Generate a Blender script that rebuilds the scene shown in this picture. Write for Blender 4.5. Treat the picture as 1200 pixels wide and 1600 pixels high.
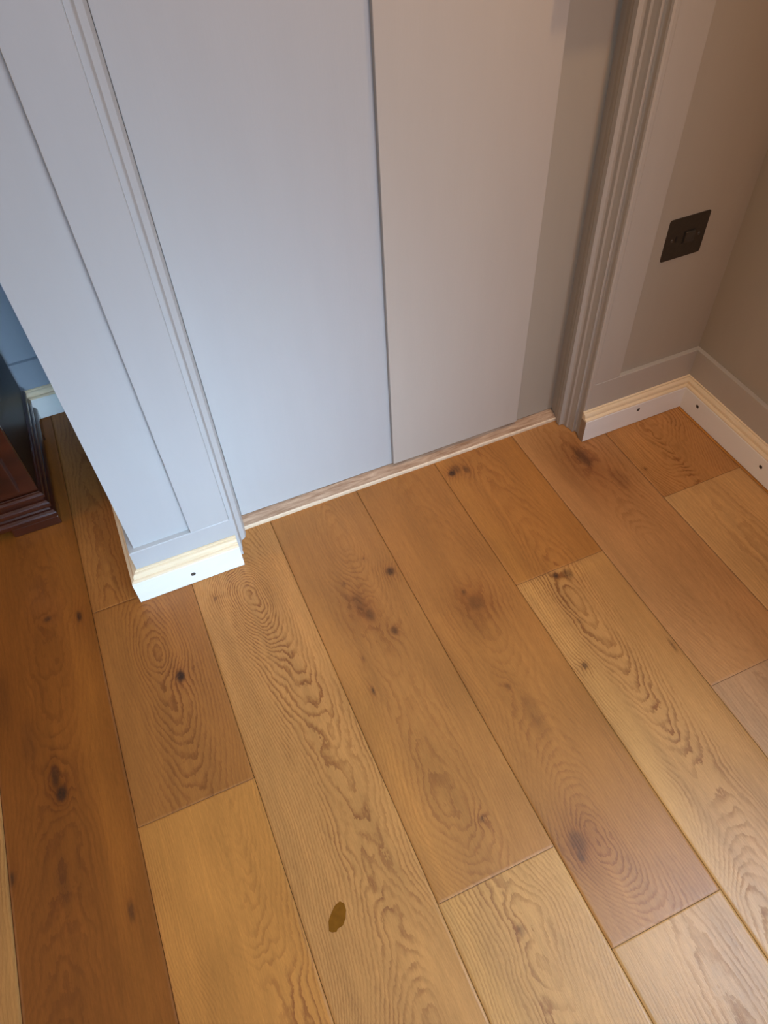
import bpy, bmesh, math, random
import numpy as np
from mathutils import Matrix, Vector

# ------------------------------------------------------------------ camera
scene = bpy.context.scene
for o in list(bpy.data.objects):
    bpy.data.objects.remove(o)
COL = scene.collection

cam_data = bpy.data.cameras.new('camera')
cam = bpy.data.objects.new('camera', cam_data)
COL.objects.link(cam)
cam_data.sensor_fit = 'VERTICAL'
cam_data.sensor_height = 24.0
cam_data.sensor_width = 18.0
cam_data.lens = 1157.035 / 1600.0 * 24.0
cam_data.clip_start = 0.02
RX = Vector((0.91571145, -0.39954546, -0.04284808))      # camera right
RY = Vector((-0.33240129, -0.69324713, -0.63946681))     # camera down
RZ = Vector((0.22579176, 0.59980984, -0.76762376))       # camera forward
m = Matrix.Identity(4)
for i in range(3):
    m[i][0] = RX[i]
    m[i][1] = -RY[i]
    m[i][2] = -RZ[i]
m[2][3] = 1.18
cam.matrix_world = m
scene.camera = cam

# ------------------------------------------------------------------ world, light, exposure
world = bpy.data.worlds.new('world')
scene.world = world
world.use_nodes = True
world.node_tree.nodes['Background'].inputs[0].default_value = (0.6, 0.75, 1.0, 1)
world.node_tree.nodes['Background'].inputs[1].default_value = 0.0

vs = scene.view_settings
vs.view_transform = 'Standard'
vs.look = 'None'
vs.exposure = -0.05
vs.gamma = 1.0
vs.use_curve_mapping = False

# name, position, aims at, width, height, colour, watts, spread (degrees)
LIGHTS = [
    ('added_warm_fill_left', (-2.3, 0.9, 1.4), (1, 0.9, 1.3), 0.9, 1.2, (1.0, 0.614, 0.323), 19.79, 180),  # unseen warm fill added from the left; no lamp is known there
    ('added_warm_fill_top', (0.8, 0.6, 2.35), (0.8, 0.6, 0), 0.09, 0.09, (1.0, 0.42, 0.12), 1.3, 180),  # unseen warm fill added overhead, small for a crisp shadow
    ('added_broad_fill_right', (1.06, -0.9, 1.5), (-1, -0.9, 1.4), 0.9, 1.2, (0.95, 0.98, 1.0), 14.6, 180),  # unseen broad lamp added at right for overall brightness
    ('added_blue_beam_right', (1.0, -1.5, 1.8), (0.05, 1, 0.15), 0.5, 0.7, (0.457, 0.705, 1.0), 3.4, 40),  # narrow blue beam added to brighten the pier and left door foot
    ('added_blue_fill_top', (0.1, -0.8, 2.3), (0.0, 1, 0.1), 0.4, 0.4, (0.42, 0.68, 1.0), 4.33, 60),  # blue fill added under the closed ceiling, no roof opening
    ('added_blue_sheen_lamp', (1.09, -0.1, 1.0), (0.4, 0.0, 0), 0.4, 0.4, (0.42, 0.68, 1.0), 3.81, 60),  # unseen lamp added to give the right floor a bluish sheen
    ('added_low_beam_left', (-0.1, -2.5, 0.7), (-0.05, 1, 0.08), 0.5, 0.4, (0.42, 0.68, 1.0), 1.14, 22),  # low narrow beam added to brighten the lower left of the walls
    ('added_low_beam_right', (0.6, -2.5, 0.7), (0.05, 1, 0.05), 0.5, 0.4, (0.735, 0.851, 1.0), 0.86, 22),  # second low beam added for the foot of the door wall
    ('added_warm_spot_floor', (0.2, -1.0, 2.3), (0.85, 0.55, 0), 0.25, 0.25, (1.0, 0.42, 0.12), 0.55, 40),  # warm spot added to lift the right floor, no fitting
    ('added_narrow_sheen_lamp', (1.09, 0.05, 1.25), (0.5, 0.1, 0), 0.3, 0.5, (0.50, 0.70, 1.0), 0.8, 45),  # second narrow lamp added for the sheen at lower right
    ('added_warm_beam_right', (0.95, -2.3, 1.4), (0.6, 1, 1.0), 0.6, 0.6, (1.0, 0.42, 0.12), 2.2, 45),  # orange beam added to warm the surfaces right of the door
    ('added_warm_spot_door', (0.76, 0.62, 2.36), (0.62, 1.03, 0.85), 0.06, 0.06, (1.0, 0.68, 0.36), 0.9, 44),  # warm spot added to light the raised board and throw a shadow
]


def area_light(name, loc, aim, sx, sy, col, watts, spread=180):
    d = bpy.data.lights.new(name, 'AREA')
    d.shape = 'RECTANGLE'
    d.size, d.size_y = sx, sy
    d.color = col
    d.energy = watts
    d.spread = math.radians(spread)
    o = bpy.data.objects.new(name, d)
    COL.objects.link(o)
    o.location = loc
    o.rotation_euler = (Vector(aim) - Vector(loc)).to_track_quat('-Z', 'Y').to_euler()
    return o


for L in LIGHTS:
    area_light(*L)


# ------------------------------------------------------------------ materials
def new_mat(name):
    mt = bpy.data.materials.new(name)
    mt.use_nodes = True
    nt = mt.node_tree
    return mt, nt, nt.nodes['Principled BSDF']


def node(nt, kind, **kw):
    n = nt.nodes.new(kind)
    for k, v in kw.items():
        setattr(n, k, v)
    return n


def math_node(nt, op, a, b=None, c=None, clamp=False):
    n = nt.nodes.new('ShaderNodeMath')
    n.operation = op
    n.use_clamp = clamp
    for i, v in enumerate((a, b, c)):
        if v is None:
            continue
        if isinstance(v, (int, float)):
            n.inputs[i].default_value = v
        else:
            nt.links.new(v, n.inputs[i])
    return n.outputs[0]


def noise_out(nt, scale, detail=2.0, rough=0.5, stretch=(1, 1, 1), coords='Object', dist=0.0):
    tc = node(nt, 'ShaderNodeTexCoord')
    mp = node(nt, 'ShaderNodeMapping')
    mp.inputs['Scale'].default_value = stretch
    nt.links.new(tc.outputs[coords], mp.inputs['Vector'])
    n = node(nt, 'ShaderNodeTexNoise')
    n.inputs['Scale'].default_value = scale
    n.inputs['Detail'].default_value = detail
    n.inputs['Roughness'].default_value = rough
    n.inputs['Distortion'].default_value = dist
    nt.links.new(mp.outputs[0], n.inputs['Vector'])
    return n.outputs['Fac']


def ramp(nt, fac, stops):
    r = node(nt, 'ShaderNodeValToRGB')
    el = r.color_ramp.elements
    while len(el) < len(stops):
        el.new(0.5)
    for e, (p, c) in zip(el, stops):
        e.position = p
        e.color = (*c, 1)
    nt.links.new(fac, r.inputs['Fac'])
    return r.outputs['Color']


def paint(name, col, rough=0.5, var=0.03, bump=0.04, spec=0.5, stretch=(1, 1, 0.15)):
    """Brushed satin paint: faint tone variation and brush-mark relief."""
    mt, nt, b = new_mat(name)
    n = noise_out(nt, 30, 4, 0.6, stretch)
    lo = tuple(c * (1 - var) for c in col)
    hi = tuple(min(1, c * (1 + var)) for c in col)
    nt.links.new(ramp(nt, n, [(0.3, lo), (0.7, hi)]), b.inputs['Base Color'])
    b.inputs['Roughness'].default_value = rough
    b.inputs['Specular IOR Level'].default_value = spec
    n2 = noise_out(nt, 260, 3, 0.6, stretch)
    bp = node(nt, 'ShaderNodeBump')
    bp.inputs['Strength'].default_value = bump
    bp.inputs['Distance'].default_value = 0.002
    nt.links.new(n2, bp.inputs['Height'])
    nt.links.new(bp.outputs[0], b.inputs['Normal'])
    return mt


def grainy(name, dark, light, stretch, scale=40, rough=0.5, coat=0.0, bump=0.05):
    """Small pieces of timber with straight grain."""
    mt, nt, b = new_mat(name)
    n = noise_out(nt, scale, 5, 0.65, stretch, dist=0.4)
    nt.links.new(ramp(nt, n, [(0.32, dark), (0.66, light)]), b.inputs['Base Color'])
    b.inputs['Roughness'].default_value = rough
    b.inputs['Coat Weight'].default_value = coat
    b.inputs['Coat Roughness'].default_value = 0.12
    bp = node(nt, 'ShaderNodeBump')
    bp.inputs['Strength'].default_value = bump
    bp.inputs['Distance'].default_value = 0.002
    nt.links.new(n, bp.inputs['Height'])
    nt.links.new(bp.outputs[0], b.inputs['Normal'])
    return mt


def plain(name, col, rough=0.5, metal=0.0):
    mt, nt, b = new_mat(name)
    n = noise_out(nt, 120, 3)
    nt.links.new(ramp(nt, n, [(0.3, tuple(c * 0.9 for c in col)), (0.7, tuple(c * 1.08 for c in col))]),
                 b.inputs['Base Color'])
    b.inputs['Roughness'].default_value = rough
    b.inputs['Metallic'].default_value = metal
    return mt


M_PAINT = paint('satin_grey_paint', (0.43, 0.430, 0.420), 0.42, var=0.015, bump=0.05)
M_WARM_TINT = paint('warm_lit_grey_paint', (0.45, 0.400, 0.340), 0.42, var=0.015, bump=0.05)  # same grey paint, with the warm light put into its colour
M_SHADE_TINT = paint('shaded_grey_paint', (0.36, 0.315, 0.250), 0.45, var=0.015, bump=0.05)  # grey paint darkened and warmed: shade right of the door, in the colour
M_FAR = paint('blue_grey_paint', (0.27, 0.31, 0.35), 0.5, bump=0.04)
M_FRAME_SHADE = paint('frame_paint_warm_shade', (0.41, 0.370, 0.315), 0.42, var=0.015, bump=0.05)  # grey paint of the right framing, dim warm light put into its colour
M_SKIRT = paint('white_primer', (0.77, 0.76, 0.71), 0.5, var=0.02, bump=0.03, stretch=(0.3, 0.3, 1))
M_CEIL = paint('ceiling_white', (0.8, 0.79, 0.76), 0.8)
M_PINE = grainy('bare_pine', (0.68, 0.54, 0.34), (0.75, 0.61, 0.41), (0.5, 0.5, 5), 24, 0.55)
M_ENDGRAIN = plain('skirting_end_grain', (0.30, 0.20, 0.12), 0.8)
M_HOLE = plain('drilled_hole_dark', (0.16, 0.12, 0.085), 0.9)
M_THRESH = grainy('limed_oak_threshold', (0.28, 0.155, 0.085), (0.56, 0.39, 0.26), (0.7, 6, 6), 28, 0.6, bump=0.2)
M_THRESH_EDGE = plain('pale_threshold_edge', (0.66, 0.52, 0.36), 0.6)
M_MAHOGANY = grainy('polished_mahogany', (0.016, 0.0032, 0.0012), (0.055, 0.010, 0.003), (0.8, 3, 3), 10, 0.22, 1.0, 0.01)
M_MAHOGANY_SHADED = grainy('shaded_mahogany_side', (0.008, 0.003, 0.002), (0.016, 0.005, 0.003), (3, 0.8, 3), 10, 0.38, 0.0, 0.0)  # darker copy of the mahogany; shade on the side put into its colour
M_MAHOGANY_SHADED.node_tree.nodes['Principled BSDF'].inputs['Specular IOR Level'].default_value = 0.2
M_NICKEL = plain('black_nickel', (0.060, 0.048, 0.036), 0.42, 0.6)
M_SCREW = plain('bright_screw', (0.16, 0.14, 0.12), 0.45, 0.8)
M_BLACK = plain('black_plastic', (0.008, 0.007, 0.006), 0.5)
M_ROCKER = plain('rocker_nickel', (0.075, 0.065, 0.055), 0.35, 0.6)
M_GLASS = plain('window_glass', (0.55, 0.60, 0.65), 0.08)
M_UNDER = plain('dark_joint', (0.025, 0.014, 0.007), 0.9)
M_PATCH = plain('flat_brown_patch', (0.17, 0.062, 0.008), 1.0)
M_PATCH.node_tree.nodes['Principled BSDF'].inputs['Specular IOR Level'].default_value = 0.0


def oak_material():
    mt, nt, b = new_mat('oiled_oak_boards')

    def attr(nm):
        a = node(nt, 'ShaderNodeAttribute', attribute_name=nm)
        return a
    ph = attr('phase').outputs['Fac']
    ls = attr('line_strength').outputs['Fac']
    dk = attr('knot').outputs['Fac']
    tone = attr('tone').outputs['Color']
    jit = noise_out(nt, 1.0, 3, 0.6, (210, 90, 1))
    ph2 = math_node(nt, 'ADD', ph, math_node(nt, 'MULTIPLY', math_node(nt, 'SUBTRACT', jit, 0.5), 0.9))
    fr = math_node(nt, 'FRACT', ph2)
    up = node(nt, 'ShaderNodeMapRange', interpolation_type='SMOOTHSTEP')
    up.inputs['From Min'].default_value = 0.35
    up.inputs['From Max'].default_value = 0.86
    nt.links.new(fr, up.inputs['Value'])
    dn = node(nt, 'ShaderNodeMapRange', interpolation_type='SMOOTHSTEP')
    dn.inputs['From Min'].default_value = 1.0
    dn.inputs['From Max'].default_value = 0.9
    nt.links.new(fr, dn.inputs['Value'])
    line = math_node(nt, 'MULTIPLY', up.outputs[0], dn.outputs[0])
    brk = noise_out(nt, 1.0, 2, 0.5, (60, 9, 1))
    brk = math_node(nt, 'MULTIPLY_ADD', brk, 2.4, -0.35, clamp=True)
    pore_brk = noise_out(nt, 1.0, 2, 0.5, (900, 90, 1))
    pore_brk = math_node(nt, 'MULTIPLY_ADD', pore_brk, 1.8, 0.15, clamp=True)
    line = math_node(nt, 'MULTIPLY', math_node(nt, 'MULTIPLY', line, brk), pore_brk)
    line = math_node(nt, 'MULTIPLY', line, math_node(nt, 'MULTIPLY', ls, 1.45), clamp=True)
    # pores and streaks follow the board length
    pores = noise_out(nt, 1.0, 4, 0.75, (620, 55, 1))
    pores = math_node(nt, 'MULTIPLY_ADD', pores, 2.6, -0.8, clamp=True)
    streak = noise_out(nt, 1.0, 5, 0.7, (85, 4.5, 1), dist=0.25)
    blotch = noise_out(nt, 1.0, 3, 0.5, (14, 4.5, 1), dist=0.4)
    mul = math_node(nt, 'MULTIPLY_ADD', pores, 0.24, 0.82)
    mul = math_node(nt, 'MULTIPLY', mul, math_node(nt, 'MULTIPLY_ADD', streak, 0.56, 0.72))
    mul = math_node(nt, 'MULTIPLY', mul, math_node(nt, 'MULTIPLY_ADD', blotch, 0.55, 0.73))
    v = node(nt, 'ShaderNodeVectorMath', operation='SCALE')
    nt.links.new(tone, v.inputs[0])
    nt.links.new(mul, v.inputs['Scale'])
    mx = node(nt, 'ShaderNodeMix', data_type='RGBA')
    nt.links.new(line, mx.inputs['Factor'])
    nt.links.new(v.outputs[0], mx.inputs['A'])
    v2 = node(nt, 'ShaderNodeVectorMath', operation='MULTIPLY')
    nt.links.new(v.outputs[0], v2.inputs[0])
    v2.inputs[1].default_value = (0.50, 0.38, 0.28)
    nt.links.new(v2.outputs[0], mx.inputs['B'])
    mk = node(nt, 'ShaderNodeMix', data_type='RGBA')
    kn = noise_out(nt, 1.0, 3, 0.6, (260, 150, 1))
    dk2 = math_node(nt, 'MULTIPLY', dk, math_node(nt, 'MULTIPLY_ADD', kn, 1.2, 0.4), clamp=True)
    nt.links.new(dk2, mk.inputs['Factor'])
    nt.links.new(mx.outputs['Result'], mk.inputs['A'])
    mk.inputs['B'].default_value = (0.035, 0.014, 0.006, 1)
    nt.links.new(mk.outputs['Result'], b.inputs['Base Color'])
    rg = math_node(nt, 'MULTIPLY_ADD', pores, 0.10, 0.34)
    rg = math_node(nt, 'MULTIPLY_ADD', line, 0.15, rg)
    nt.links.new(rg, b.inputs['Roughness'])
    b.inputs['Specular IOR Level'].default_value = 0.34
    h = math_node(nt, 'MULTIPLY_ADD', line, -1.0, math_node(nt, 'MULTIPLY', pores, 0.45))
    bp = node(nt, 'ShaderNodeBump')
    bp.inputs['Strength'].default_value = 0.16
    bp.inputs['Distance'].default_value = 0.0012
    nt.links.new(h, bp.inputs['Height'])
    nt.links.new(bp.outputs[0], b.inputs['Normal'])
    return mt


M_OAK = oak_material()


# ------------------------------------------------------------------ mesh helpers
def tag(o, label=None, cat=None, group=None, kind=None):
    for k, v in (('label', label), ('category', cat), ('group', group), ('kind', kind)):
        if v:
            o[k] = v
    return o


def link(name, me, mats=(), parent=None):
    o = bpy.data.objects.new(name, me)
    COL.objects.link(o)
    for mt in (mats if isinstance(mats, (list, tuple)) else [mats]):
        me.materials.append(mt)
    if parent:
        o.parent = parent
    return o


def bm_obj(name, bm, mats, parent=None):
    bmesh.ops.recalc_face_normals(bm, faces=bm.faces[:])
    me = bpy.data.meshes.new(name)
    bm.to_mesh(me)
    bm.free()
    return link(name, me, mats, parent)


def add_box(bm, x0, x1, y0, y1, z0, z1, mi=0):
    vs_ = [bm.verts.new((x, y, z)) for x in (x0, x1) for y in (y0, y1) for z in (z0, z1)]
    for f in ((0, 1, 3, 2), (4, 6, 7, 5), (0, 4, 5, 1), (2, 3, 7, 6), (0, 2, 6, 4), (1, 5, 7, 3)):
        bm.faces.new([vs_[i] for i in f]).material_index = mi


def bevel(o, w=0.001, seg=2):
    md = o.modifiers.new('bevel', 'BEVEL')
    md.width = w
    md.segments = seg
    md.limit_method = 'ANGLE'
    md.angle_limit = math.radians(35)
    return o


def box(name, x0, x1, y0, y1, z0, z1, mats, parent=None, bv=0.0):
    bm = bmesh.new()
    add_box(bm, x0, x1, y0, y1, z0, z1)
    o = bm_obj(name, bm, mats, parent)
    if bv:
        bevel(o, bv)
    return o


def add_sweep(bm, prof, path, side=1, mi=0, cap_mi=None, segs=None):
    """Section prof [(offset, z)] carried along plan points with mitred corners; offset to the side of travel."""
    n = len(path)
    rows = []
    for i, (x, y) in enumerate(path):
        ns = []
        for a, b_ in ((i - 1, i), (i, i + 1)):
            if a < 0 or b_ >= n:
                continue
            dx, dy = path[b_][0] - path[a][0], path[b_][1] - path[a][1]
            l = math.hypot(dx, dy)
            ns.append((-dy / l * side, dx / l * side))
        if len(ns) == 1:
            mx_, my_ = ns[0]
        else:
            sx, sy = ns[0][0] + ns[1][0], ns[0][1] + ns[1][1]
            k = 2 / (sx * sx + sy * sy)
            mx_, my_ = sx * k, sy * k
        rows.append([bm.verts.new((x + mx_ * o_, y + my_ * o_, z)) for o_, z in prof])
    k = len(prof)
    first, last = (0, n - 1) if segs is None else segs
    for i in range(first, last):
        for j in range(k):
            bm.faces.new((rows[i][j], rows[i][(j + 1) % k], rows[i + 1][(j + 1) % k], rows[i + 1][j])).material_index = mi
    for r in (rows[first], rows[last][::-1]):
        bm.faces.new(r).material_index = mi if cap_mi is None else cap_mi
    for i, r in enumerate(rows):
        if i < first or i > last:
            for v in r:
                bm.verts.remove(v)


def prism(name, poly, z0, z1, mats, parent=None):
    bm = bmesh.new()
    lo = [bm.verts.new((x, y, z0)) for x, y in poly]
    hi = [bm.verts.new((x, y, z1)) for x, y in poly]
    n = len(poly)
    for i in range(n):
        bm.faces.new((lo[i], lo[(i + 1) % n], hi[(i + 1) % n], hi[i]))
    bm.faces.new(lo)
    bm.faces.new(hi)
    return bm_obj(name, bm, mats, parent)


def add_cyl(bm, c, axis, r, h, seg=20, r2=None, mi=0):
    """Cylinder of radius r from point c along axis for length h."""
    q = Vector(axis).to_track_quat('Z', 'Y').to_matrix()
    r2 = r if r2 is None else r2
    a = [bm.verts.new(Vector(c) + q @ Vector((r * math.cos(t), r * math.sin(t), 0)))
         for t in [2 * math.pi * i / seg for i in range(seg)]]
    b_ = [bm.verts.new(Vector(c) + q @ Vector((r2 * math.cos(t), r2 * math.sin(t), h)))
          for t in [2 * math.pi * i / seg for i in range(seg)]]
    for i in range(seg):
        bm.faces.new((a[i], a[(i + 1) % seg], b_[(i + 1) % seg], b_[i])).material_index = mi
    bm.faces.new(a[::-1]).material_index = mi
    bm.faces.new(b_).material_index = mi


def cut_holes(o, cutter_bm):
    """Drill the cutter's cylinders out of o and keep the result as plain mesh data."""
    me = bpy.data.meshes.new('tmp')
    bmesh.ops.recalc_face_normals(cutter_bm, faces=cutter_bm.faces[:])
    cutter_bm.to_mesh(me)
    cutter_bm.free()
    me.materials.append(M_HOLE)
    c = bpy.data.objects.new('tmp', me)
    COL.objects.link(c)
    md = o.modifiers.new('drill', 'BOOLEAN')
    md.operation = 'DIFFERENCE'
    md.solver = 'EXACT'
    md.object = c
    try:
        md.material_mode = 'TRANSFER'
    except Exception:
        pass
    dg = bpy.context.evaluated_depsgraph_get()
    new = bpy.data.meshes.new_from_object(o.evaluated_get(dg))
    o.modifiers.clear()
    o.data = new
    bpy.data.objects.remove(c)
    bpy.data.meshes.remove(me)


# ------------------------------------------------------------------ floor of oak boards
X_SEAM = [-2.36, -2.17, -1.98, -1.79, -1.60, -1.405, -1.215, -1.02, -0.83, -0.64, -0.448, -0.254, -0.064, 0.1235, 0.317, 0.5015,
          0.695, 0.886, 1.081, 1.25]
_rng = np.random.default_rng(5)
_TAB = _rng.random((257, 257))


def vnoise(x, y, seed=0):
    x = np.asarray(x) + seed * 17.31
    y = np.asarray(y) + seed * 9.73
    xi = np.floor(x).astype(int)
    yi = np.floor(y).astype(int)
    fx, fy = x - xi, y - yi
    fx = fx * fx * (3 - 2 * fx)
    fy = fy * fy * (3 - 2 * fy)
    xi %= 256
    yi %= 256
    a, b_, c, d = _TAB[xi, yi], _TAB[xi + 1, yi], _TAB[xi, yi + 1], _TAB[xi + 1, yi + 1]
    return (a * (1 - fx) + b_ * fx) * (1 - fy) + (c * (1 - fx) + d * fx) * fy - 0.5


TAN = (0.46, 0.218, 0.062)
GOLD = (0.46, 0.195, 0.036)
MID = (0.355, 0.143, 0.033)
RED = (0.33, 0.122, 0.026)
DARK = (0.22, 0.072, 0.014)
LILAC = (0.38, 0.185, 0.075)

# board: column index, y0, y1, tone, line strength, ring spacing, wiggle, [(y, centre x, depth), ...]
BOARDS = [
    (9, -9, 9, TAN, 0.5, 0.0043, 0.6, [(-1, -0.6, 0.0620), (2, -0.5, 0.0744)]),
    (10, -9, 9, (0.23, 0.070, 0.010), 0.20, 0.0040, 0.8, [(-.5, -0.37, 0.1020), (0.2, -0.40, 0.0524), (0.62, -0.36, 0.0958), (1.0, -0.33, 0.0710), (1.6, -0.4, 0.1144)]),
    (11, -9, 0.502, (0.47, 0.188, 0.038), 0.85, 0.0031, 0.7, [(-0.2, -0.12, 0.0908), (0.22, -0.118, 0.0815), (0.30, -0.130, 0.0660), (0.39, -0.125, 0.0524), (0.5, -0.12, 0.0375)]),
    (11, 0.502, 0.932, RED, 0.42, 0.0036, 0.5, [(0.5, -0.150, 0.0747), (0.66, -0.153, 0.0468), (0.80, -0.158, 0.0282), (0.95, -0.165, 0.0592)]),
    (11, 0.932, 9, RED, 0.35, 0.0037, 0.6, [(0.9, -0.22, 0.0372), (1.8, -0.18, 0.0620)]),
    (12, -9, 9, (0.45, 0.200, 0.054), 0.70, 0.0031, 0.85, [(-0.5, 0.04, 0.0792), (0.05, 0.042, 0.0494), (0.10, 0.045, 0.0544), (0.18, 0.062, 0.0699), (0.30, 0.060, 0.0842), (0.42, 0.078, 0.0804), (0.49, 0.074, 0.0780), (0.56, 0.070, 0.0699), (0.69, 0.058, 0.0606), (0.80, 0.036, 0.0254), (0.86, 0.030, 0.0192), (0.93, 0.035, 0.0606), (1.1, 0.03, 0.0792)]),
    (13, -9, 0.216, TAN, 0.6, 0.0038, 0.9, [(-0.5, 0.20, 0.0660), (0.0, 0.21, 0.0536), (0.14, 0.235, 0.0424), (0.22, 0.22, 0.0536)]),
    (13, 0.216, 9, (0.36, 0.148, 0.036), 0.30, 0.0035, 0.7, [(0.2, 0.22, 0.0920), (0.32, 0.20, 0.0610), (0.55, 0.22, 0.0765), (0.72, 0.222, 0.0610), (0.80, 0.236, 0.0486), (0.88, 0.243, 0.0337), (1.1, 0.24, 0.0610)]),
    (14, -9, 0.069, TAN, 0.55, 0.0034, 0.4, [(-0.6, 0.40, 0.0386), (0.1, 0.43, 0.0634)]),
    (14, 0.069, 9, MID, 0.36, 0.0036, 0.45, [(0.0, 0.405, 0.0784), (0.07, 0.407, 0.0672), (0.20, 0.368, 0.0132), (0.34, 0.398, 0.0629), (0.45, 0.400, 0.0815), (0.55, 0.408, 0.0629), (0.655, 0.415, 0.0474), (0.79, 0.423, 0.0629), (1.1, 0.42, 0.0970)]),
    (15, -9, 0.647, TAN, 0.95, 0.0030, 0.55, [(-0.5, 0.55, 0.0876), (-0.05, 0.53, 0.0454), (0.042, 0.54, 0.0541), (0.13, 0.58, 0.0740), (0.20, 0.587, 0.0864), (0.26, 0.587, 0.0789), (0.39, 0.584, 0.0603), (0.46, 0.582, 0.0492), (0.564, 0.586, 0.0417), (0.66, 0.59, 0.0399)]),
    (15, 0.647, 9, (0.37, 0.148, 0.032), 0.26, 0.0037, 0.5, [(0.6, 0.60, 0.0424), (0.75, 0.60, 0.0610), (1.1, 0.58, 0.0920)]),
    (16, -9, 0.328, (0.46, 0.25, 0.11), 0.3, 0.0034, 0.6, [(-0.5, 0.8, 0.0672), (0.4, 0.78, 0.0858)]),
    (16, 0.328, 9, (0.47, 0.226, 0.076), 0.34, 0.0040, 0.5, [(0.3, 0.81, 0.0858), (0.45, 0.80, 0.0641), (0.62, 0.795, 0.0374), (0.75, 0.80, 0.0610), (0.88, 0.80, 0.0486), (1.1, 0.79, 0.0796)]),
    (17, -9, 0.708, (0.56, 0.31, 0.11), 0.3, 0.0037, 0.6, [(-0.3, 0.98, 0.0548), (0.8, 0.97, 0.0858)]),
    (17, 0.708, 9, (0.45, 0.205, 0.06), 0.85, 0.0036, 1.15, [(0.6, 0.975, 0.1108), (0.72, 0.976, 0.0984), (0.78, 0.977, 0.0810), (0.90, 1.0, 0.0550), (1.0, 1.0, 0.0500)]),
]
# knot: x, y, radius x, radius y, darkness, ring push
KNOTS = [
    (-0.130, 0.731, .0085, .0135, 1.0, 1.6), (-0.362, 0.638, .007, .022, 0.75, 2.2), (-0.356, 0.607, .010, .015, 0.95, 0.8), (-0.334, 0.956, .007, .007, 0.7, 0.8),
    (-0.278, 0.936, .0035, .015, 1.0, 0.4), (-0.442, 0.507, .004, .012, 0.8, 0.3), (-0.286, 0.389, .0045, .018, .6, .5), (-0.372, 0.47, .012, .045, .22, .5),
    (0.214, 0.738, .012, .028, 0.36, 2.0), (0.225, 0.705, .009, .017, 0.5, 1.0), (0.298, 0.779, .0085, .011, 0.8, 1.2), (0.251, 0.655, .0075, .010, 0.6, 1.4),
    (0.168, 0.561, .0025, .010, 0.9, 0.3), (0.176, 0.625, .0022, .009, 0.55, 0.2), (0.205, 0.79, .003, .006, 0.5, 0.2), (0.262, 0.83, .003, .004, 0.5, 0.2),
    (0.415, 0.645, .016, .020, 0.40, 1.8), (0.404, 0.676, .005, .007, 0.55, 0.6), (0.383, 0.471, .005, .008, 0.4, 0.6), (0.352, 0.208, .014, .019, 0.42, 3.0), (0.345, 0.188, .006, .010, .6, .5),
    (0.398, 0.405, .016, .045, .22, .4),
    (0.580, 0.634, .0055, .0065, 1.0, 0.8), (0.604, 0.628, .010, .014, 0.55, 1.0), (0.524, 0.450, .0055, .0065, 0.8, 0.9), (0.523, 0.958, .009, .009, 1.0, 1.0),
    (0.535, 0.965, .014, .014, .5, .5), (0.556, 0.955, .007, .013, .55, .8), (0.799, 0.880, .014, .034, .52, 1.8), (0.803, 0.86, .006, .018, .5, .6), (0.835, 0.79, .018, .035, .25, .6),
    (0.237, 0.295, .006, .006, 0.5, 1.0), (0.215, 0.140, .006, .009, 0.45, 0.8), (0.900, 0.79, .004, .005, .6, .3), (0.065, 0.36, .006, .012, .0, 1.0),
    (-0.03, 0.865, .004, .005, .6, .4), (0.565, 0.53, .004, .006, .3, .3), (-0.43, 0.82, .018, .07, .22, .4), (-0.395, 0.72, .012, .05, .2, .3), (0.687, 0.42, .003, .018, .6, .2),
    (-0.80, 0.4, .009, .013, .9, 1.5), (-1.3, 0.9, .01, .014, .9, 1.5), (0.2, -0.5, .01, .014, .9, 1.5), (0.8, -0.4, .01, .014, .9, 1.5),
]
# soft broad colour clouds of the timber itself: x, y, rx, ry, multiplier (r, g, b)
CLOUDS = [
    (-0.29, 0.60, .025, .9, (1.25, 1.3, 1.3)), (0.60, 0.628, .09, .014, (1.12, 1.15, 1.1)), (0.79, 0.84, .10, .15, (.66, .56, .48)),
    (0.36, 0.20, .05, .06, (.80, .74, .74)), (0.415, 0.65, .045, .05, (.84, .76, .72)), (0.145, 0.4, .02, .5, (1.12, 1.12, 1.05)),
    (0.52, 0.45, .022, .7, (1.10, 1.13, 1.1)), (0.215, 0.72, .035, .05, (.85, .78, .74)),
]


def lin(pts, y):
    """Smooth curve through (y, value) pairs, evaluated at y."""
    p = sorted(pts)
    xs = np.array([a for a, _ in p])
    vs_ = np.array([b_ for _, b_ in p])
    k = 0.012
    return sum(np.interp(y + dd * k, xs, vs_) for dd in (-2, -1, 0, 1, 2)) / 5


def grid_axis(a, b_, step, gap):
    n = max(2, int(round((b_ - a - 2 * gap) / step)))
    mid = np.linspace(a + gap + 0.0008, b_ - gap - 0.0008, n)
    return np.concatenate(([a + gap], mid, [b_ - gap]))


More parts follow.
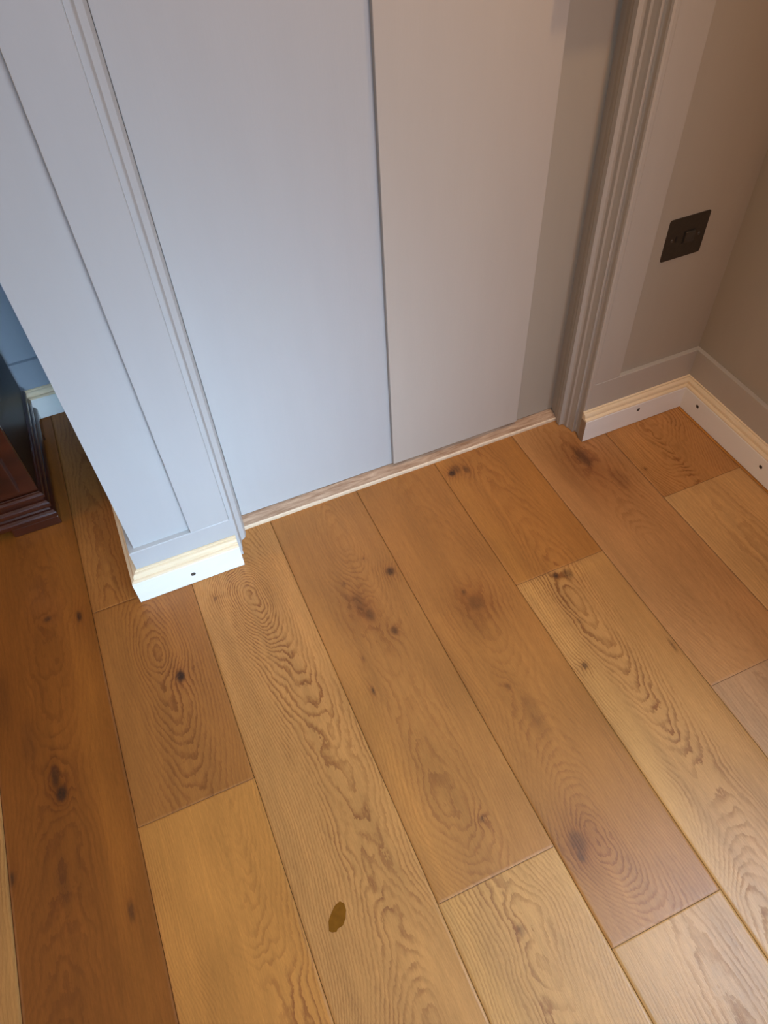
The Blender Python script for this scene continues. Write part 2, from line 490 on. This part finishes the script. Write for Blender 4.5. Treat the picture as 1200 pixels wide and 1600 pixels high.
def build_floor():
    V, F, PH, LS, KN, TN = [], [], [], [], [], []
    off = 0
    Y_MIN, Y_MAX = -2.6, 1.60
    plan = list(BOARDS)
    given = {b_[0] for b_ in BOARDS}
    rr = random.Random(3)
    tones = [TAN, GOLD, MID, RED, LILAC]
    for c in range(len(X_SEAM) - 1):
        if c in given:
            continue
        y = Y_MIN - rr.random()
        cx = (X_SEAM[c] + X_SEAM[c + 1]) / 2
        while y < Y_MAX:
            e = y + rr.uniform(0.8, 1.9)
            plan.append((c, y, e, rr.choice(tones), rr.uniform(0.4, 0.8), 0.0036, 0.8,
                         [(y, cx + rr.uniform(-.04, .04), rr.uniform(0, .04)), ((y + e) / 2, cx, rr.uniform(0, .03)), (e, cx + rr.uniform(-.04, .04), rr.uniform(.02, .06))]))
            y = e
    pieces = []
    for b_ in plan:                                     # boards run on behind the camera at coarser detail
        c, y0, y1 = b_[0], max(b_[1], Y_MIN), min(b_[2], Y_MAX)
        if y0 < -9 or b_[1] == -9:
            k = -1.05 - 0.17 * (c % 4)
            pieces.append((b_, k, y1))
            pieces.append((b_, Y_MIN, k))
        else:
            pieces.append((b_, y0, y1))
    for bi, (b_, y0, y1) in enumerate(pieces):
        c, _, _, tone, ls, lam, wig, curve = b_
        if y1 - y0 < 0.01:
            continue
        x0, x1 = X_SEAM[c], X_SEAM[c + 1]
        fine = 0.004 if (x1 > -0.75 and y1 > -0.3) else 0.012
        ys = []
        if fine == 0.004 and y0 < -0.25:
            a = grid_axis(y0, -0.25, 0.015, 0.0)[:-2]
            a = np.concatenate(([y0 + 0.0003], a[1:]))
            g = np.arange(-0.25, y1 - 0.0016, fine)
            ay = np.concatenate((a, g, [y1 - 0.0015, y1 - 0.0003]))
            ay = np.unique(np.round(ay, 5))
        else:
            ay = grid_axis(y0, y1, fine, 0.0003)
        ax = grid_axis(x0, x1, fine, 0.0003)
        gx, gy = np.meshgrid(ax, ay, indexing='ij')
        nx, ny = gx.shape
        z = np.zeros_like(gx)
        z[0, :] = -0.0011
        z[-1, :] = -0.0011
        z[:, 0] = -0.0004
        z[:, -1] = -0.0004
        s = bi * 1.7
        u0 = lin([(p[0], p[1]) for p in curve], gy)
        d = lin([(p[0], p[2]) for p in curve], gy)
        u0 = u0 + 0.006 * vnoise(gy * 14, gy * 0, s)
        d = d + 0.003 * vnoise(gy * 22, gx * 8, s + 3)
        u = gx - u0
        r = np.sqrt(u * u + d * d)
        lamv = lam * (0.75 + 0.9 * np.clip(r / 0.09, 0, 1) * 0.35)
        ph = r / lamv
        near = np.exp(-(u / 0.045) ** 2)
        ph = ph + wig * (0.35 + 0.85 * near) * 1.5 * vnoise(gx * 70, gy * 28, s + 7)
        ph = ph + wig * 0.9 * vnoise(gx * 22, gy * 7, s + 11) + 0.6 * wig * near * vnoise(gx * 140, gy * 60, s + 13)
        kn = np.zeros_like(gx)
        ring = np.zeros_like(gx)
        tn = np.stack([np.full_like(gx, t) for t in tone], -1)
        for kx, ky, krx, kry, kd, push in KNOTS:
            if kx < x0 - 0.02 or kx > x1 + 0.02 or ky < y0 - 0.1 or ky > y1 + 0.1:
                continue
            ex = (gx - kx) * (1 + 0.35 * vnoise(gx * 90, gy * 60, s + 2))
            rho = np.sqrt((ex / krx) ** 2 + ((gy - ky) / kry) ** 2)
            t = np.clip((1.25 - rho) / 0.85, 0, 1)
            kn = np.maximum(kn, kd * t * t * (3 - 2 * t))
            ph = ph + push * 1.3 * np.exp(-(rho / 2.6) ** 2)
            ring = np.maximum(ring, 0.30 * min(1.0, push) * np.exp(-(rho / 3.2) ** 2))
            g = np.exp(-(rho / 1.7) ** 2) * kd * 0.24
            tn = tn * (1 - g[..., None] * np.array([0.7, 1.0, 1.1]))
        for cx, cy, crx, cry, mul in CLOUDS:
            if cx < x0 or cx > x1:
                continue
            g = np.exp(-((gx - cx + 0.012 * vnoise(gx * 0, gy * 9, 4)) / crx) ** 2 - ((gy - cy) / cry) ** 2)
            tn = tn * (1 + g[..., None] * (np.array(mul) - 1))
        fade = np.clip(0.75 + 1.5 * vnoise(gx * 13, gy * 2.6, s + 5) + 0.7 * vnoise(gx * 45, gy * 9, s + 6), 0.12, 1.25)
        lsv = ls * (0.42 + 0.58 * np.exp(-(u / 0.06) ** 2)) * fade + ring
        V.append(np.stack([gx, gy, z], -1).reshape(-1, 3))
        idx = (np.arange(nx * ny).reshape(nx, ny) + off)
        F.append(np.stack([idx[:-1, :-1], idx[1:, :-1], idx[1:, 1:], idx[:-1, 1:]], -1).reshape(-1, 4))
        PH.append(ph.ravel())
        LS.append(np.clip(lsv, 0, 1).ravel())
        KN.append(kn.ravel())
        TN.append(np.concatenate([tn.reshape(-1, 3), np.ones((nx * ny, 1))], 1))
        off += nx * ny
    # the dark bed under the joints
    V.append(np.array([(-2.4, -2.65, -0.004), (1.3, -2.65, -0.004), (1.3, 1.62, -0.004), (-2.4, 1.62, -0.004)]))
    F.append(np.array([[off, off + 1, off + 2, off + 3]]))
    for lst in (PH, LS, KN):
        lst.append(np.zeros(4))
    TN.append(np.zeros((4, 4)))
    V, F = np.concatenate(V), np.concatenate(F)
    me = bpy.data.meshes.new('floor')
    me.vertices.add(len(V))
    me.vertices.foreach_set('co', V.astype(np.float32).ravel())
    me.loops.add(F.size)
    me.loops.foreach_set('vertex_index', F.astype(np.int32).ravel())
    me.polygons.add(len(F))
    me.polygons.foreach_set('loop_start', np.arange(0, F.size, 4, dtype=np.int32))
    me.update(calc_edges=True)
    for nm, arr in (('phase', PH), ('line_strength', LS), ('knot', KN)):
        a = me.attributes.new(nm, 'FLOAT', 'POINT')
        a.data.foreach_set('value', np.concatenate(arr).astype(np.float32))
    a = me.attributes.new('tone', 'FLOAT_COLOR', 'POINT')
    a.data.foreach_set('color', np.concatenate(TN).astype(np.float32).ravel())
    fl = link('floor', me, [M_OAK, M_UNDER])
    mi = np.zeros(len(F), dtype=np.int32)
    mi[-1] = 1
    me.polygons.foreach_set('material_index', mi)
    me.polygons.foreach_set('use_smooth', np.ones(len(F), dtype=bool))
    tag(fl, kind='structure')
    return fl


floor = build_floor()

# leaf-shaped flat brown patch in one board
bm = bmesh.new()
PATCH_OUTLINE = [(-.0319, .2483), (-.0284, .2600), (-.0216, .2677), (-.0126, .2755), (-.0037, .2779), (.0010, .2722), (.0004, .2633),
        (-.0044, .2538), (-.0110, .2469), (-.0191, .2461), (-.0222, .2431), (-.0283, .2450)]
lo = [bm.verts.new((x, y, -0.001)) for x, y in PATCH_OUTLINE]
hi = [bm.verts.new((x, y, 0.0002)) for x, y in PATCH_OUTLINE]
for i in range(len(PATCH_OUTLINE)):
    bm.faces.new((lo[i], lo[(i + 1) % 12], hi[(i + 1) % 12], hi[i]))
bm.faces.new(hi)
o = bm_obj('brown_patch', bm, M_PATCH, floor)
o['label'] = 'flat brown leaf-shaped patch'

# ------------------------------------------------------------------ walls
H = 2.40
YW, YR = 0.934, 0.943           # face of the framing boards and of the recessed panels on the door wall
XW, XR = 1.103, 1.111           # the same on the right wall


def struct(o):
    return tag(o, kind='structure')


struct(box('wall_middle', -0.135, 0.050, 0.944, 1.62, -0.004, H, M_PAINT))
struct(box('wall_back', 0.836, 1.40, YR, 1.20, -0.004, H, M_SHADE_TINT))
struct(box('wall_right', XR, 1.25, -2.65, YR, -0.004, H, M_SHADE_TINT))
struct(box('wall_far', -2.45, -0.135, 1.568, 1.66, -0.004, H, M_FAR))
struct(box('wall_left', -2.50, -2.36, -2.65, 1.62, -0.004, H, M_PAINT))
struct(box('wall_front', -2.50, 1.25, -2.70, -2.60, -0.004, H, M_PAINT))
struct(box('ceiling', -2.50, 1.40, -2.70, 1.66, H, H + 0.08, M_CEIL))

def added_window(name, a0, a1, z0, z1, on, plane):
    # added unseen frame and pane on the uncut wall; a0..a1 runs along the wall
    w, t = 0.045, 0.030
    bm = bmesh.new()
    for p, q, r_, s_ in ((a0, a1, z0, z0 + w), (a0, a1, z1 - w, z1), (a0, a0 + w, z0 + w, z1 - w), (a1 - w, a1, z0 + w, z1 - w),
                         ((a0 + a1) / 2 - 0.012, (a0 + a1) / 2 + 0.012, z0 + w, z1 - w)):
        if on == 'right':
            add_box(bm, plane - t, plane, p, q, r_, s_)
        else:
            add_box(bm, p, q, plane, plane + t, r_, s_)
    fr_ = bm_obj(name, bm, M_SKIRT)
    bm = bmesh.new()
    if on == 'right':
        add_box(bm, plane - 0.008, plane - 0.002, a0 + w, a1 - w, z0 + w, z1 - w)
    else:
        add_box(bm, a0 + w, a1 - w, plane + 0.002, plane + 0.008, z0 + w, z1 - w)
    bm_obj('pane', bm, M_GLASS, fr_)
    struct(fr_)


added_window('added_window_1', -1.42, -0.40, 0.84, 2.16, 'right', XR)  # frames added to go with the lamps; walls stay closed behind
added_window('added_window_2', -0.36, 0.26, 0.74, 1.56, 'right', XR)
added_window('added_window_3', -0.60, 1.05, 0.35, 1.85, 'front', -2.60)

# framing boards round the recessed panels
# pier: bottom rail wrapping round the left side, stile on the right
bm = bmesh.new()
add_sweep(bm, [(0, 0.0), (0.0105, 0.0), (0.0105, 0.1225), (0.0095, 0.1235), (0, 0.1235)], [(-0.135, 1.60), (-0.135, 0.944), (0.043, 0.944)], side=-1)
rail = bm_obj('trim_1', bm, M_PAINT)
struct(rail)
o = bevel(box('stile', -0.031, 0.0412, YW - 0.0002, 0.944, 0.1235, H, M_PAINT, rail), 0.0008)
# right of the door
bm = bmesh.new()
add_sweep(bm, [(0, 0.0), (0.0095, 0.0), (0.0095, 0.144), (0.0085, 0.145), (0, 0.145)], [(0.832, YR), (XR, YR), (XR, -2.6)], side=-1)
rail = bm_obj('trim_2', bm, M_FRAME_SHADE)
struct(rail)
o = bevel(box('stile', 0.832, 0.9005, YW, YR + 0.001, 0.145, H, M_FRAME_SHADE, rail), 0.0008)
# far wall
bm = bmesh.new()
add_sweep(bm, [(0, 0.0), (0.010, 0.0), (0.010, 0.149), (0.009, 0.150), (0, 0.150)], [(-2.36, 1.568), (-0.146, 1.568)], side=-1)
struct(bm_obj('trim_3', bm, M_FAR))

# moulded casings standing in the door opening
def casing(name, pts, mt=M_PAINT):
    fine = []
    for (ax, ay), (bx, by) in zip(pts, pts[1:]):
        fine.append((ax, ay))
    fine.append(pts[-1])
    o = prism(name, fine, 0.0015, H, mt)
    return struct(o)


casing('trim_4', [(0.020, 1.050), (0.0725, 1.050), (0.0722, 1.020), (0.0690, 0.992), (0.0650, 0.982), (0.0590, 0.9785), (0.0560, 0.9770),
                  (0.0535, 0.966), (0.0520, 0.957), (0.0490, 0.9530), (0.0450, 0.9500), (0.0430, 0.944), (0.0418, 0.9365), (0.0400, 0.9365), (0.020, 0.946)])
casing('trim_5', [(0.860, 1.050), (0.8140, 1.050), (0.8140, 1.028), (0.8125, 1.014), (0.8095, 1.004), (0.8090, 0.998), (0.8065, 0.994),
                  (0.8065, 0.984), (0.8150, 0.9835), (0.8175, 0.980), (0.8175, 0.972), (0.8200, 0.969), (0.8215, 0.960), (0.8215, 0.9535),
                  (0.8275, 0.9530), (0.8290, 0.9500), (0.8285, 0.9420), (0.8260, 0.9390), (0.8265, 0.9345), (0.8300, 0.9330), (0.8360, 0.9330), (0.860, 0.9420)], M_FRAME_SHADE)

# ------------------------------------------------------------------ door and threshold
door = bevel(box('door_1', 0.0735, 0.5600, 1.030, 1.062, 0.0135, H, M_PAINT), 0.001)
struct(door)
o = bevel(box('raised_board', 0.4140, 0.7160, 1.0205, 1.031, 0.0195, H, M_WARM_TINT, door), 0.0012)
o = bevel(box('leaf_part_shaded', 0.5605, 0.8155, 1.030, 1.062, 0.0135, H, M_SHADE_TINT, door), 0.001)  # right part of the door, split off to carry the shaded paint
o = bevel(box('shadow_block', 0.6930, 0.8120, 0.992, 1.0300, 0.900, 0.965, M_NICKEL, door), 0.002)  # unseen block added above the view to cast a shadow on the door
box('sub_threshold', 0.06, 0.83, 1.03, 1.20, -0.003, 0.004, M_UNDER, door)

bm = bmesh.new()
sec = [(1.0015, 0.0002), (1.0015, 0.0065), (1.004, 0.0085), (1.030, 0.0115), (1.060, 0.0115), (1.060, 0.0002)]
rows = [[bm.verts.new((x, y, z)) for y, z in sec] for x in (0.066, 0.812)]
for j in range(6):
    f = bm.faces.new((rows[0][j], rows[0][(j + 1) % 6], rows[1][(j + 1) % 6], rows[1][j]))
    f.material_index = 1 if j < 2 else 0
bm.faces.new(rows[0])
bm.faces.new(rows[1])
struct(bm_obj('trim_6', bm, [M_THRESH, M_THRESH_EDGE]))

# ------------------------------------------------------------------ skirting boards with bare pine cap moulding
BOARD = [(0.0, 0.0008), (0.0160, 0.0008), (0.0172, 0.0020), (0.0172, 0.0570), (0.0160, 0.0585), (0.0, 0.0585)]
CAP = [(0.0, 0.0585), (0.0165, 0.0585), (0.0168, 0.0600), (0.0160, 0.0618), (0.0140, 0.0630), (0.0112, 0.0634), (0.0104, 0.0642),
       (0.0108, 0.0665), (0.0100, 0.0700), (0.0080, 0.0728), (0.0056, 0.0738), (0.0040, 0.0740), (0.0038, 0.0765), (0.0012, 0.0775), (0.0, 0.0775)]


def skirting(name, path, side, holes=(), segs=None):
    bm = bmesh.new()
    add_sweep(bm, BOARD, path, side, 0, 1, segs)
    o = bm_obj(name, bm, [M_SKIRT, M_ENDGRAIN])
    if holes:
        cb = bmesh.new()
        for c, ax, r in holes:
            add_cyl(cb, Vector(c) - Vector(ax) * 0.004, ax, r, 0.013, 18)
        cut_holes(o, cb)
    struct(o)
    bm = bmesh.new()
    add_sweep(bm, CAP, path, side, 0, None, segs)
    c = bm_obj('cap_moulding', bm, M_PINE, o)
    c['label'] = 'bare pine cap moulding'
    for c_, ax, r in holes:
        bm = bmesh.new()
        p = Vector(c_) + Vector(ax) * 0.0055
        add_cyl(bm, p, ax, r * 0.80, 0.003, 16, r * 0.5)
        s_ = bm_obj('screw', bm, M_NICKEL, o)
    return o


GAP = 0.0004
skirting('baseboard_middle', [(-0.1455 - GAP, 1.549), (-0.1455 - GAP, 0.9335 - GAP), (0.0440, 0.9335 - GAP)], -1, [((-0.054, 0.916, 0.0285), (0, 1, 0), 0.0048)])
CORNER = [(0.8235, YW - 0.0005), (XW - 0.0005, YW - 0.0005), (XW - 0.0005, -2.58)]
skirting('baseboard_back', CORNER, -1, [((0.962, 0.916, 0.0410), (0, 1, 0), 0.0042)], (0, 1))
skirting('baseboard_right', CORNER, -1,
         [((1.0855, 0.870, 0.0385), (1, 0, 0), 0.0044), ((1.0855, 0.669, 0.0355), (1, 0, 0), 0.0044)], (1, 2))
skirting('baseboard_far', [(-2.35, 1.5575), (-0.1635, 1.5575)], -1)

# ------------------------------------------------------------------ switched spur on the right of the door
plate = bpy.data.objects.new('fused_spur_switch', None)
COL.objects.link(plate)
plate.location = (0.9785, YR, 0.4385)
tag(plate, 'dark nickel switched spur plate on the grey wall above the short skirting board', 'switch')
W, HH, R_ = 0.0445, 0.0415, 0.0045
pts = []
for cx, cz, a0 in ((W - R_, HH - R_, 0), (-W + R_, HH - R_, 90), (-W + R_, -HH + R_, 180), (W - R_, -HH + R_, 270)):
    for k in range(6):
        a = math.radians(a0 + 18 * k)
        pts.append((cx + R_ * math.cos(a), cz + R_ * math.sin(a)))
bm = bmesh.new()
bk = [bm.verts.new((x, 0.0, z)) for x, z in pts]
ft = [bm.verts.new((x, -0.0016, z)) for x, z in pts]
n = len(pts)
for i in range(n):
    bm.faces.new((bk[i], bk[(i + 1) % n], ft[(i + 1) % n], ft[i]))
bm.faces.new(bk)
bm.faces.new(ft)
bevel(bm_obj('face_plate', bm, M_NICKEL, plate), 0.0006)
for sx in (-0.0300, 0.0300):
    bm = bmesh.new()
    add_cyl(bm, (sx, -0.0014, -0.001), (0, -1, 0), 0.0032, 0.0012, 18, 0.0025)
    add_box(bm, sx - 0.0026, sx + 0.0026, -0.0029, -0.0024, -0.0014, -0.0006, 1)
    bm_obj('screw', bm, [M_SCREW, M_BLACK], plate)
bm = bmesh.new()
add_box(bm, -0.0225, -0.0190, -0.0024, -0.0010, -0.0060, 0.0060)
o = bm_obj('cord_outlet', bm, M_BLACK, plate)
bm = bmesh.new()
add_box(bm, -0.0060, 0.0185, -0.0021, -0.0008, -0.0125, 0.0115)
frame_ = bm_obj('switch_surround', bm, M_BLACK, plate)
bm = bmesh.new()
vs8 = [bm.verts.new(p) for p in ((-0.0025, -0.0022, -0.0115), (0.0180, -0.0022, -0.0115), (0.0180, -0.0022, 0.0105), (-0.0025, -0.0022, 0.0105),
                                 (-0.0015, -0.0045, -0.0105), (0.0170, -0.0058, -0.0105), (0.0170, -0.0058, 0.0095), (-0.0015, -0.0045, 0.0095))]
for f in ((0, 1, 2, 3), (4, 7, 6, 5), (0, 4, 5, 1), (1, 5, 6, 2), (2, 6, 7, 3), (3, 7, 4, 0)):
    bm.faces.new([vs8[i] for i in f])
bevel(bm_obj('rocker', bm, M_ROCKER, frame_), 0.0006)

# ------------------------------------------------------------------ mahogany cabinet beside the pier
CX, CY0, CY1 = -0.2860, 1.199, 1.540
CXL = -1.02
cab = bpy.data.objects.new('mahogany_cabinet', None)
COL.objects.link(cab)
cab.location = ((CX + CXL) / 2, (CY0 + CY1) / 2, 0)
tag(cab, 'polished dark red mahogany cabinet on a moulded plinth, standing on the oak floor at left', 'cabinet')
INV = Matrix.Translation(-cab.location)


def cabpart(o, par=cab):
    if o.type == 'MESH':
        o.data.transform(INV)
    o.parent = par
    return o


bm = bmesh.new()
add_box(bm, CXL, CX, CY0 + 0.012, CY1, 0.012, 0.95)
body = cabpart(bm_obj('body', bm, M_MAHOGANY_SHADED))
bevel(body, 0.002)
# moulded plinth: three steps, mitred at the corners, open below between the bracket feet
PL = [(0.0, 0.004)]
for zc, rr_, base in ((0.0300, 0.0125, 0.0015), (0.0585, 0.0115, -0.0010), (0.0850, 0.0085, 0.0)):
    for k in range(9):
        a = math.radians(-80 + 20 * k)
        PL.append((base + 0.92 * rr_ * math.cos(a), zc + rr_ * math.sin(a)))
PL.append((0.0, 0.095))
bm = bmesh.new()
hi_ = [(max(a, 0.0), z) for a, z in PL if z >= 0.0199]
add_sweep(bm, [(0.0, 0.020)] + [p for p in hi_ if p[1] > 0.0199], [(CX, CY1 - 0.002), (CX, CY0), (CXL, CY0), (CXL, CY1 - 0.002)], 1)
pl = cabpart(bm_obj('plinth_moulding', bm, M_MAHOGANY))
for xa, xb, ya, yb in ((CX - 0.085, CX + 0.0113, CY0 - 0.0113, CY0 + 0.05), (CXL - 0.0113, CXL + 0.085, CY0 - 0.0113, CY0 + 0.05),
                       (CX - 0.05, CX + 0.0113, CY1 - 0.08, CY1), (CXL - 0.0113, CXL + 0.05, CY1 - 0.08, CY1)):
    f = cabpart(box('bracket_foot', xa, xb, ya, yb, 0.0, 0.0235, M_MAHOGANY))
    bevel(f, 0.0022, 3)
# face frame with two panelled doors
bm = bmesh.new()
add_box(bm, CXL, CX, CY0 + 0.003, CY0 + 0.0125, 0.093, 0.95)
fr = cabpart(bm_obj('face_frame', bm, M_MAHOGANY))
bevel(fr, 0.0015)
mid = (CX + CXL) / 2
for a, b_ in ((CXL + 0.030, mid - 0.0015), (mid + 0.0015, CX - 0.030)):
    bm = bmesh.new()
    z0, z1 = 0.112, 0.93
    w = 0.055
    for x0, x1, zz0, zz1 in ((a, a + w, z0, z1), (b_ - w, b_, z0, z1), (a + w, b_ - w, z0, z0 + 0.05), (a + w, b_ - w, z1 - w, z1)):
        add_box(bm, x0, x1, CY0 - 0.008, CY0 + 0.004, zz0, zz1)
    dr = cabpart(bm_obj('door', bm, M_MAHOGANY))
    bevel(dr, 0.0018)
    bm = bmesh.new()
    x0, x1, q0, q1 = a + w - .001, b_ - w + .001, z0 + .049, z1 - w + .001
    o4 = [(x0, q0), (x1, q0), (x1, q1), (x0, q1)]
    i4 = [(x0 + .03, q0 + .03), (x1 - .03, q0 + .03), (x1 - .03, q1 - .03), (x0 + .03, q1 - .03)]
    A_ = [bm.verts.new((x, CY0 + 0.003, z)) for x, z in o4]
    B_ = [bm.verts.new((x, CY0 - 0.004, z)) for x, z in i4]
    for i in range(4):
        bm.faces.new((A_[i], A_[(i + 1) % 4], B_[(i + 1) % 4], B_[i]))
    bm.faces.new(B_)
    bm.faces.new(A_)
    cabpart(bm_obj('panel', bm, M_MAHOGANY), dr)
    bm = bmesh.new()
    kx = b_ - 0.025 if a < mid - 0.1 and b_ < mid else a + 0.025
    add_cyl(bm, (kx, CY0 - 0.007, 0.56), (0, -1, 0), 0.005, 0.012, 16, 0.006)
    add_cyl(bm, (kx, CY0 - 0.018, 0.56), (0, -1, 0), 0.011, 0.010, 20, 0.007)
    cabpart(bm_obj('knob', bm, M_SCREW), dr)
bm = bmesh.new()
add_box(bm, CXL - 0.02, CX + 0.02, CY0 - 0.02, CY1, 0.95, 0.975)
bevel(cabpart(bm_obj('top', bm, M_MAHOGANY)), 0.006, 4)
